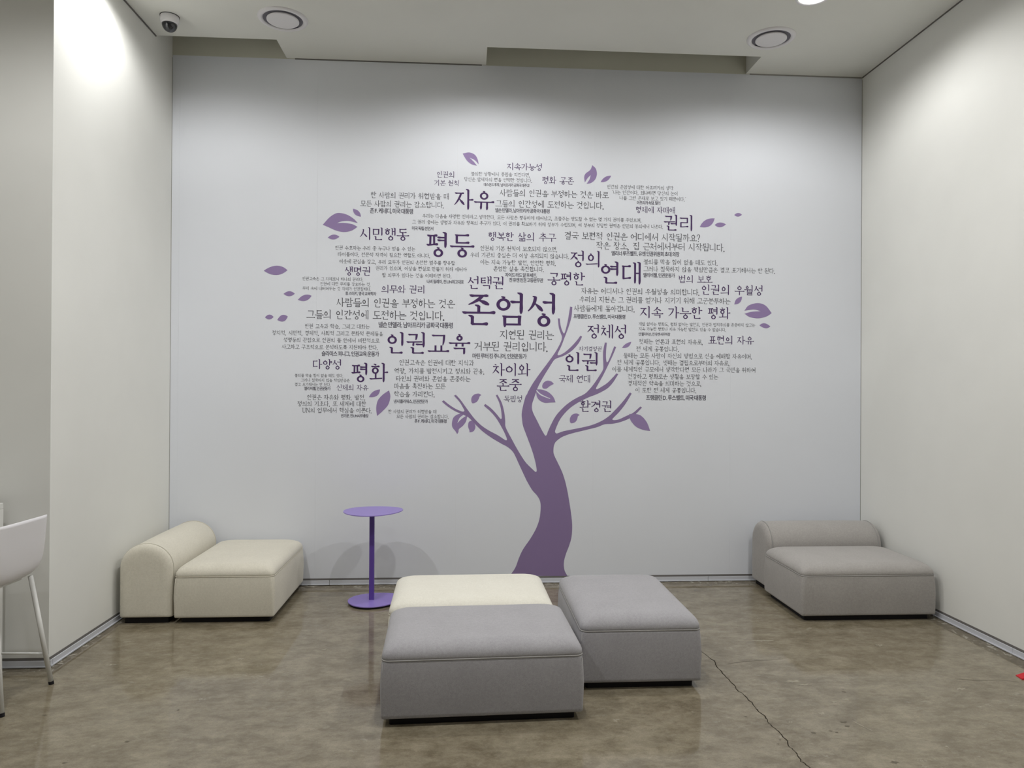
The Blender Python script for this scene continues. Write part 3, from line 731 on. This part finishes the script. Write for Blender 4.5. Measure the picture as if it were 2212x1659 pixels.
# quotations: lines (region, text, left, right, middle) and the bold attribution below
Q = [
 ([('2', '불의한 상황에서 중립을 지킨다면,', 182, 808, 328), ('2', '당신은 압제자의 편을 선택한 것입니다.', 112, 830, 386)], [('2', '데스몬드 투투, 남아프리카 공화국 대주교', 320, 805, 442)]),
 ([('1', '한 사람의 권리가 위협받을 때', 1185, 2012, 555), ('1', '모든 사람의 권리는 감소합니다.', 1072, 1960, 645)], [('1', '존 F. 케네디, 미국 대통령', 1177, 1632, 718)]),
 ([('2', '사람들의 인권을 부정하는 것은 바로', 488, 1648, 535), ('2', '그들의 인간성에 도전하는 것입니다.', 442, 1592, 648)], [('2', '넬슨 만델라, 남아프리카 공화국 대통령', 442, 1018, 715)]),
 ([('3', '인간의 존엄성에 대한 아프리카의 생각', 353, 1055, 270), ('3', '"나는 인간이다. 왜냐하면 당신의 눈이', 405, 1098, 328), ('3', '나를 그런 존재로 보고 있기 때문이다."', 482, 1187, 388)], [('3', '아프리카 속담, 말리', 668, 915, 435)]),
 ([('P', '우리는 다음을 자명한 진리라고 생각한다. 모든 사람은 평등하게 태어났고, 조물주는 양도할 수 없는 몇 가지 권리를 주었으며,', 912, 1385, 471), ('P', '그 권리 중에는 생명과 자유와 행복의 추구가 있다. 이 권리를 확보하기 위해 정부가 수립되며, 이 정부의 정당한 권력은 인민의 동의에서 나온다.', 890, 1432, 484.5)], [('1', '미국 독립 선언서', 1622, 1848, 902)]),
 ([('1', '인권 수호자는 우리 중 누구나 얻을 수 있는', 808, 1658, 1113), ('1', '타이틀이다. 전문적 자격이 필요한 역할도 아니다.', 835, 1812, 1183), ('1', '이웃에 관심을 갖고, 우리 모두가 인권의 온전한 범주를 향유할', 850, 2078, 1260), ('1', '권리가 있으며, 이상을 현실로 만들기 위해 애써야', 1235, 2205, 1330), ('1', '할 의무가 있다는 것을 이해하면 된다.', 1305, 2040, 1402)], [('1', '나비 필레이, 전 UN최고대표', 1780, 2172, 1468)]),
 ([('2', '인권의 기본 원칙이 보호되지 않으면,', 285, 1098, 1118), ('2', '우리 기관의 중심은 더 이상 유지되지 않습니다.', 175, 1222, 1190), ('2', '이는 지속 가능한 발전, 안전한 평화,', 283, 1082, 1265), ('2', '존엄한 삶을 촉진합니다.', 420, 958, 1332)], [('2', '자이드 라드 알 후세인,', 547, 882, 1398), ('2', '전 유엔 인권 고등판무관', 590, 950, 1452)]),
 ([('P', '결국 보편적 인권은 어디에서 시작될까요?', 1219.7, 1512, 511.5), ('3', '작은 장소, 집 근처에서부터 시작됩니다.', 235, 1598, 898)], [('3', '엘리너 루즈벨트, 유엔 인권위원회 초대 의장', 398, 1118, 975)]),
 ([('3', '불의를 막을 힘이 없을 때도 있다.', 738, 1523, 1065), ('3', '그러나 침묵하지 않을 책임만큼은 결코 포기해서는 안 된다.', 738, 2132, 1145)], [('3', '엘리 비젤, 인권운동가', 735, 1070, 1203)]),
 ([('6', '자유는 어디서나 인권의 우월성을 의미합니다.', 290, 1418, 132), ('6', '우리의 지원은 그 권리를 얻거나 지키기 위해 고군분투하는', 272, 1716, 215), ('6', '사람들에게 돌아갑니다.', 220, 800, 295)], [('6', '프랭클린 D. 루스벨트, 미국 대통령', 217, 710, 372)]),
 ([('4', '인권교육은 그 자체로서 하나의 권리다.', 460, 1103, 62), ('4', '인권에 대한 무지를 강요하는 것,', 650, 1180, 116), ('4', '무지 속에 내버려두는 것 자체가 인권침해다.', 458, 1185, 165)], [('4', '휴 스터키, 영국 교육학자', 915, 1242, 218)]),
 ([('4', '사람들의 인권을 부정하는 것은', 820, 2080, 318), ('4', '그들의 인간성에 도전하는 것입니다.', 500, 1965, 445)], [('4', '넬슨 만델라, 남아프리카 공화국 대통령', 1268, 2055, 552)]),
 ([('4', '인권 교육과 학습, 그리고 대화는', 487, 1175, 565), ('4', '정치적, 시민적, 경제적, 사회적 그리고 문화적 문제들을', 137, 1317, 638), ('4', '성평등의 관점으로 인권의 틀 안에서 비판적으로', 258, 1278, 712), ('4', '사고하고 구조적으로 분석하도록 지원해야 한다.', 240, 1258, 785)], [('4', '슐라미스 쾨니그, 인권교육 운동가', 663, 1272, 857)]),
 ([('5', '지연된 권리는', 490, 1065, 655), ('5', '거부된 권리입니다.', 220, 998, 780)], [('5', '마틴 루터 킹 주니어, 인권운동가', 200, 775, 882)]),
 ([('P', '인권교육은 인권에 대한 지식과', 863, 1023.7, 783.5), ('P', '역량, 가치를 발전시키고 정의와 관용,', 852, 1046, 801.5), ('P', '타인의 권리와 존엄을 존중하는', 855.4, 1016.6, 818.2), ('4', '마음을 촉진하는 모든', 1432, 1980, 1200), ('4', '학습을 가리킨다.', 1432, 1862, 1285)], [('4', '낸시 플라워스, 인권전문가', 1430, 1790, 1362)]),
 ([('4', '불의를 막을 힘이 없을 때도 있다.', 375, 890, 1087), ('4', '그러나 침묵하지 않을 책임만큼은', 440, 962, 1137), ('4', '결코 포기해서는 안 된다.', 377, 758, 1182)], [('4', '엘리 비젤, 인권운동가', 478, 757, 1225)]),
 ([('4', '인권은 자유와 평화, 발전,', 510, 1125, 1318), ('4', '정의의 기초다. 또 세계에 대한', 405, 1135, 1387), ('4', 'UN의 업무에서 핵심을 이룬다.', 457, 1193, 1457)], [('4', '반기문, 전 UN사무총장', 870, 1160, 1515)]),
 ([('4', '한 사람의 권리가 위협받을 때', 1370, 1880, 1470), ('4', '모든 사람의 권리는 감소합니다.', 1455, 2010, 1522)], [('4', '존 F. 케네디, 미국 대통령', 1650, 1988, 1572)]),
 ([('6', '개발 없이는 평화도, 평화 없이는 발전도, 인권과 법치주의를 존중하지 않고는', 838, 1953, 447), ('6', '지속 가능한 평화나 지속 가능한 발전도 있을 수 없습니다.', 838, 1672, 493)], [('6', '얀 엘리아슨, 전 유엔 사무차장', 838, 1140, 540)]),
 ([('6', '첫째는 언론과 표현의 자유로,', 842, 1450, 612), ('6', '전 세계 공통입니다.', 815, 1222, 680), ('6', '둘째는 모든 사람이 자신의 방법으로 신을 예배할 자유이며,', 692, 1920, 748), ('6', '전 세계 공통입니다. 셋째는 결핍으로부터의 자유로,', 632, 1705, 812), ('6', '이를 세계적인 규모에서 생각한다면 모든 나라가 그 국민을 위하여', 585, 1953, 878), ('6', '건강하고 평화로운 생활을 보장할 수 있는', 735, 1600, 945), ('6', '경제적인 약속을 의미하는 것으로,', 735, 1437, 1010), ('6', '이 또한 전 세계 공통입니다.', 808, 1388, 1075)], [('6', '프랭클린 D. 루스벨트, 미국 대통령', 910, 1480, 1147)]),
]
for body, att in Q:
    bm = bmesh.new()
    for r, t, xl, xr, y in body:
        a = px(r, xl, y); b_ = px(r, xr, y); brush_text(bm, t, a[0], b_[0], a[1], 'body')
    qo = mesh_obj('quotation', bm, M['ink2'], mural); qo['kind'] = 'stuff'
    bm = bmesh.new()
    for r, t, xl, xr, y in att:
        a = px(r, xl, y); b_ = px(r, xr, y); sans_text(bm, t, a[0], b_[0], a[1])
    mesh_obj('attribution', bm, M['ink3'], qo)['kind'] = 'stuff'
for o in mural.children_recursive:
    if o.name.startswith(('word', 'quotation', 'attribution')):
        o.data.transform(Matrix.Translation((0, -D, 0)))
# ---------------------------------------------------------------- upholstered modules
def ottoman(label, loc, rz, a, b_, mat, thread, group=None):
    """a, b_ half sizes; parts: base, cushion, piping, corner seams, black block for the gap below"""
    t = thing('ottoman', loc, rz); tag(t, label, 'ottoman', group)
    zs = 0.292
    bm = bmesh.new()
    prof = [(.038, .030, .014), (.038, .004, .012), (.042, .001, .012), (.055, .0, .013), (.11, -.003, .02), (.17, -.005, .022), (.235, -.003, .026), (.278, .0, .030), (.288, .0015, .032), (.2925, .005, .034)]
    loft(bm, [rrect(a-i, b_-i, r, z) for z, i, r in prof])
    mesh_obj('base', bm, mat, t, True)
    bm = bmesh.new()
    prof = [(zs-.0005, .006, .034), (zs+.003, .002, .034), (zs+.010, .0005, .036)]
    for k in range(1, 10):
        th = math.pi/2*k/9.6; prof.append((zs+.010+.065*math.sin(th), .0005+.088*(1-math.cos(th)), .036+.06*(1-math.cos(th))))
    prof += [(zs+.0785, .125, .10), (zs+.081, .175, .10), (zs+.0822, .225, .06), (zs+.0827, .27, .02)]
    loft(bm, [rrect(a-i, b_-i, min(r, b_-i-.002), z) for z, i, r in prof])
    mesh_obj('cushion', bm, mat, t, True)
    bm = bmesh.new(); tube(bm, rrect(a-.0015, b_-.0015, .033, zs), .0030, 8, closed=True)
    mesh_obj('piping', bm, thread, t, True)
    for sx in (-1, 1):
        for sy in (-1, 1):
            q = .0075
            bm = bmesh.new(); tube(bm, [(sx*(a-q+.001), sy*(b_-q+.001), .052), (sx*(a-q+.0015), sy*(b_-q+.0015), .16), (sx*(a-q+.0005), sy*(b_-q+.0005), .28)], .0016, 6)
            mesh_obj('corner_seam', bm, thread, t, True)
    bm = bmesh.new(); loft(bm, [rrect(a-.034, b_-.034, .01, .0), rrect(a-.034, b_-.034, .01, .0385)])
    mesh_obj('gap_shade', bm, M['black'], t)  # black block stands in for the shaded gap under the upholstery
    return t
def backrest(label, loc, rz, L, W, Ht, mat, thread):
    """a bolster with an arched section, its length along local y"""
    t = thing('backrest_module', loc, rz); tag(t, label, 'sofa module')
    w = W/2; z0 = .038
    def arch(i, n=22):
        hw = w-i; zt = Ht-i; rad = hw; pts = []; zc = zt-rad*.95
        pts += [(hw-.012, z0+i*.3), (hw-.003, z0+.004+i*.3), (hw, z0+.014+i*.3)]
        for k in range(n+1):
            an = math.pi*k/n; pts.append((hw*math.cos(an), zc+rad*.95*math.sin(an)))
        pts += [(-hw, z0+.014+i*.3), (-hw+.003, z0+.004+i*.3), (-hw+.012, z0+i*.3)]
        return pts
    def ring(y, i): return [(x, y, z) for x, z in arch(i)]
    s = .036
    bm = bmesh.new()
    ys = [(-L/2+s, .001), (-L/2+s+.006, .0), (-L/4, -.003), (0, -.004), (L/4, -.003), (L/2-s-.006, 0), (L/2-s, .001)]
    loft(bm, [list(reversed(ring(y, i))) for y, i in ys]); mesh_obj('bolster', bm, mat, t, True)
    for sg in (-1, 1):
        bm = bmesh.new(); ys = [(L/2-s+.0008, .002), (L/2-s+.006, .0), (L/2-s+.018, .006), (L/2-.008, .018), (L/2-.002, .034), (L/2, .055), (L/2+.001, .10)]
        rg = [ring(sg*y, i) for y, i in ys]
        if sg > 0: rg = [list(reversed(r)) for r in rg]
        loft(bm, rg); mesh_obj('end_panel', bm, mat, t, True)
        bm = bmesh.new(); tube(bm, [(x, sg*(L/2-s), z) for x, z in arch(-.0005)][2:-2], .0028, 8); mesh_obj('piping', bm, thread, t, True)
    bm = bmesh.new(); box(bm, -w+.03, w-.03, -L/2+.034, L/2-.034, 0, .039); mesh_obj('gap_shade', bm, M['black'], t)  # black box put in for the shade beneath the bolster
    return t
ottoman('grey felt ottoman nearest the camera, wide and centred in the room', (.072, 3.527, 0), math.radians(2.1), .450, .304, M['grey'], M['thread_grey'])
ottoman('cream felt ottoman in the middle, behind the nearest grey ottoman', (.030, 4.150, 0), math.radians(1.2), .440, .300, M['cream'], M['thread_cream'])
ottoman('grey felt ottoman turned lengthwise, right of the cream ottoman', (.872, 3.985, 0), math.radians(.2)+math.pi/2, .430, .304, M['grey'], M['thread_grey'])
ottoman('beige felt ottoman by the left wall, in front of the beige backrest', (-1.514, 5.083, 0), math.pi/2, .418, .308, M['beige'], M['thread_cream'])
ottoman('taupe grey felt ottoman against the right wall in the far corner', (2.603, 4.832, 0), math.radians(-.2), .446, .302, M['taupe'], M['thread_grey'])
bl = backrest('low beige arched backrest module against the left wall', (-1.998, 5.083, 0), 0, .836, .325, .498, M['beige'], M['thread_cream'])
bm = bmesh.new(); box(bm, .1625, .1645, -.35, -.338, .12, .16); mesh_obj('care_tag', bm, M['white'], bl)
backrest('low taupe grey arched backrest module in the far right corner', (2.630, 5.318, 0), math.pi/2, .87, .325, .498, M['taupe'], M['thread_grey'])

# ---------------------------------------------------------------- purple side table
def egg(a, b_, k, z, rot, cx=0, cy=0, n=72, off=0.0):
    pts = []
    for i in range(n):
        t = 2*math.pi*i/n
        x = (a-off)*math.cos(t); y = (b_-off)*math.sin(t)*(1-k*math.cos(t))
        pts.append((cx+x*math.cos(rot)-y*math.sin(rot), cy+x*math.sin(rot)+y*math.cos(rot), z))
    return pts
st = thing('side_table', (-.648, 5.080, 0))
tag(st, 'purple metal side table with egg-shaped top and base on a single pole', 'side table')
rot = math.radians(28)
bm = bmesh.new(); loft(bm, [egg(.206, .190, .18, z, rot, .012, .0, off=o) for z, o in ((.628, .001), (.6285, 0), (.6335, 0), (.634, .001))]); mesh_obj('table_top', bm, M['purple'], st)
bm = bmesh.new(); box(bm, -.0165, .0165, -.0165, .0165, .02, .628, .0025); mesh_obj('pole', bm, M['purple_dark'], st)
bm = bmesh.new(); loft(bm, [egg(.190, .160, .16, z, rot, .028, .0, off=o) for z, o in ((.0130, .002), (.0140, 0), (.0195, 0), (.0205, .001))]); mesh_obj('base_plate', bm, M['purple'], st)
bm = bmesh.new(); loft(bm, [egg(.190, .160, .16, z, rot, .028, .0, off=.008) for z in (.0, .0130)]); mesh_obj('base_pad', bm, M['black'], st)

# ---------------------------------------------------------------- stool with a tub shell
stool = thing('counter_stool', (-2.268, 3.595, 0), math.pi-math.radians(3))
tag(stool, 'white tub-shell counter stool on slim metal legs at the left edge', 'stool')
def lerp(a, b_, t): return a+(b_-a)*t
def interp(P, t):
    q = t*(len(P)-1); j = min(int(q), len(P)-2); f = q-j
    p0 = P[max(j-1, 0)]; p1 = P[j]; p2 = P[j+1]; p3 = P[min(j+2, len(P)-1)]
    return tuple(.5*(2*b1+(c1-a1)*f+(2*a1-5*b1+4*c1-d1)*f*f+(3*b1-a1-3*c1+d1)*f**3) for a1, b1, c1, d1 in zip(p0, p1, p2, p3))
CEN = [(.205, .555), (.16, .565), (.05, .555), (-.07, .550), (-.14, .560), (-.178, .600), (-.195, .680), (-.205, .770), (-.215, .852)]
SID = [(.165, .585), (.13, .592), (.04, .598), (-.06, .602), (-.125, .612), (-.160, .650), (-.174, .720), (-.182, .785), (-.186, .846)]
WID = [.145, .170, .182, .186, .186, .184, .180, .176, .172]
bm = bmesh.new(); NU, NV = 24, 30; grid = []
for j in range(NV+1):
    t = j/NV; c = interp(CEN, t); s = interp(SID, t); wd = interp([(x,) for x in WID], t)[0]; row = []
    for i in range(NU+1):
        u = -1+2*i/NU; k = abs(u)**3.2
        row.append(bm.verts.new((lerp(c[0], s[0], k), wd*math.sin(u*math.pi/2*.92)/math.sin(math.pi/2*.92), lerp(c[1], s[1], k))))
    grid.append(row)
for j in range(NV):
    for i in range(NU): bm.faces.new((grid[j][i], grid[j][i+1], grid[j+1][i+1], grid[j+1][i]))
sh = mesh_obj('seat_shell', bm, M['white'], stool, True)
sh.location.x = .022
md = sh.modifiers.new('thick', 'SOLIDIFY'); md.thickness = .007; md.offset = 0
TOPS = {}
for sx in (-1, 1):
    for sy in (-1, 1):
        p0 = Vector((sx*.115-.01, sy*.125, .553)); p1 = Vector((sx*.185-.012, sy*.178, .012))
        bm = bmesh.new(); tube(bm, [p0, p1], .0115, 14); lg = mesh_obj('leg', bm, M['white_metal'], stool, True)
        d = (p1-p0).normalized(); bm = bmesh.new(); tube(bm, [p1-d*.004, p1+d*.0118], [.0124, .0124], 14); mesh_obj('foot_cap', bm, M['black'], lg)
        TOPS[(sx, sy)] = (p0, p1)
def at_z(k, z): a, b_ = TOPS[k]; return a+(b_-a)*((a.z-z)/(a.z-b_.z))
for a, b_, z in (((1, -1), (1, 1), .158), ((-1, -1), (1, -1), .158), ((-1, 1), (1, 1), .158)):
    bm = bmesh.new(); tube(bm, [at_z(a, z), at_z(b_, z)], .0055, 10); mesh_obj('footrest_bar', bm, M['white_metal'], stool, True)
bm = bmesh.new(); box(bm, -.10, .09, -.10, .10, .541, .550, .004); mesh_obj('seat_frame', bm, M['white_metal'], stool)

# counter table whose corner shows behind the stool
px6 = on_plane(6, 1300, 1, 3.93)
ct = thing('counter_table', (px6.x, 3.93, 0)); tag(ct, 'white counter table, only its corner post visible behind the stool', 'table')
tz = CAM_H+(on_plane(3, 1086, 1, 3.93).z-CAM_H)
bm = bmesh.new(); box(bm, -1.6, 0, -.62, 0, tz-.03, tz, .003); mesh_obj('table_top', bm, M['white_metal'], ct)
for x0 in (-1.6, -.05):
    for y0 in (-.62, -.05):
        bm = bmesh.new(); box(bm, x0, x0+.05, y0, y0+.05, 0, tz-.03, .002); mesh_obj('leg', bm, M['white_metal'], ct)

# ---------------------------------------------------------------- ceiling fixtures
def vent(label, cx, cy):
    t = thing('ceiling_vent', (cx, cy, H)); tag(t, label, 'air vent', None)
    bm = bmesh.new(); rg = [(.128, -.001), (.131, -.009), (.140, -.013), (.150, -.012), (.160, -.006), (.164, 0), (.164, .001)]
    loft(bm, [[(r*math.cos(2*math.pi*i/64), r*math.sin(2*math.pi*i/64), z) for i in range(64)] for r, z in reversed(rg)], False, False)
    mesh_obj('trim_ring', bm, M['white'], t, True)
    bm = bmesh.new(); lathe(bm, [(.130, -.0045), (.118, -.0030), (.0, -.0030)][:2], n=64, cap0=False); mesh_obj('slot', bm, M['grille'], t)
    bm = bmesh.new(); rr = [(.1275, -.0055), (.113, -.0045)]
    a0 = math.radians(48); a1 = math.radians(128); prev = None
    for k in range(17):
        a = a0+(a1-a0)*k/16; q = [bm.verts.new((r*math.cos(a), r*math.sin(a), z)) for r, z in rr]
        if prev: bm.faces.new((prev[0], q[0], q[1], prev[1]))
        prev = q
    mesh_obj('slot_shade', bm, M['shade_arc'], t)  # dark arc painted for the shade seen inside the vent gap
    bm = bmesh.new(); lathe(bm, [(.100, -.004), (.105, -.008), (.105, -.014), (.101, -.017)], n=64); mesh_obj('disc', bm, M['white'], t)
    return t
vent('round white ceiling vent beside the dome camera, left side', -1.243, 4.935)
vent('round white ceiling vent near the right wall', 2.112, 4.950)
dc = thing('dome_camera', (-1.989, 4.955, H)); tag(dc, 'small white dome security camera on the ceiling at upper left', 'camera')
bm = bmesh.new(); lathe(bm, [(.056, 0), (.058, -.004), (.058, -.034), (.056, -.048), (.051, -.054)], n=48); mesh_obj('housing', bm, M['white'], dc, True)
bm = bmesh.new(); lathe(bm, [(.057, -.0005), (.061, -.001), (.061, -.003), (.057, -.0035)], n=48); mesh_obj('gasket', bm, M['black'], dc)
bm = bmesh.new(); lathe(bm, [(.048*math.cos(a), -.053-.052*math.sin(a)) for a in [math.pi/2*k/10 for k in range(10)]]+[(.002, -.1052)], n=40); mesh_obj('dome', bm, M['smoke'], dc, True)
def downlight(label, x, y):
    t = thing('downlight', (x, y, H)); tag(t, label, 'ceiling light')
    bm = bmesh.new(); rg = [(.088, -.002), (.092, -.007), (.106, -.006), (.110, 0)]
    loft(bm, [[(r*math.cos(2*math.pi*i/48), r*math.sin(2*math.pi*i/48), z) for i in range(48)] for r, z in reversed(rg)], False, False)
    mesh_obj('trim_ring', bm, M['white'], t, True)
    bm = bmesh.new(); lathe(bm, [(.089, -.001), (.086, -.004)], n=48); mesh_obj('lens', bm, M['lamp'], t)
downlight('lit round ceiling downlight near the right wall, at the top edge', 2.15, 4.40)
downlight('lit round ceiling downlight above the middle of the mural', .15, 4.45)
# red plastic object just inside the right edge
q = on_plane(2207, 1468, 2, 0)
rd = thing('door_wedge', (q.x, q.y, 0), math.radians(-8)); tag(rd, 'small red plastic wedge on the floor at the right edge', 'wedge')
bm = bmesh.new()
v = [bm.verts.new(p) for p in ((0, 0, 0), (.14, 0, 0), (.14, .05, 0), (0, .05, 0), (0, 0, .004), (.14, 0, .055), (.14, .05, .055), (0, .05, .004))]
for f in ((3, 2, 1, 0), (4, 5, 6, 7), (0, 1, 5, 4), (1, 2, 6, 5), (2, 3, 7, 6), (3, 0, 4, 7)): bm.faces.new([v[i] for i in f])
mesh_obj('body', bm, M['red'], rd)
bm = bmesh.new(); box(bm, .0, .14, -.004, .0, 0, .006); mesh_obj('lip', bm, M['red'], rd)
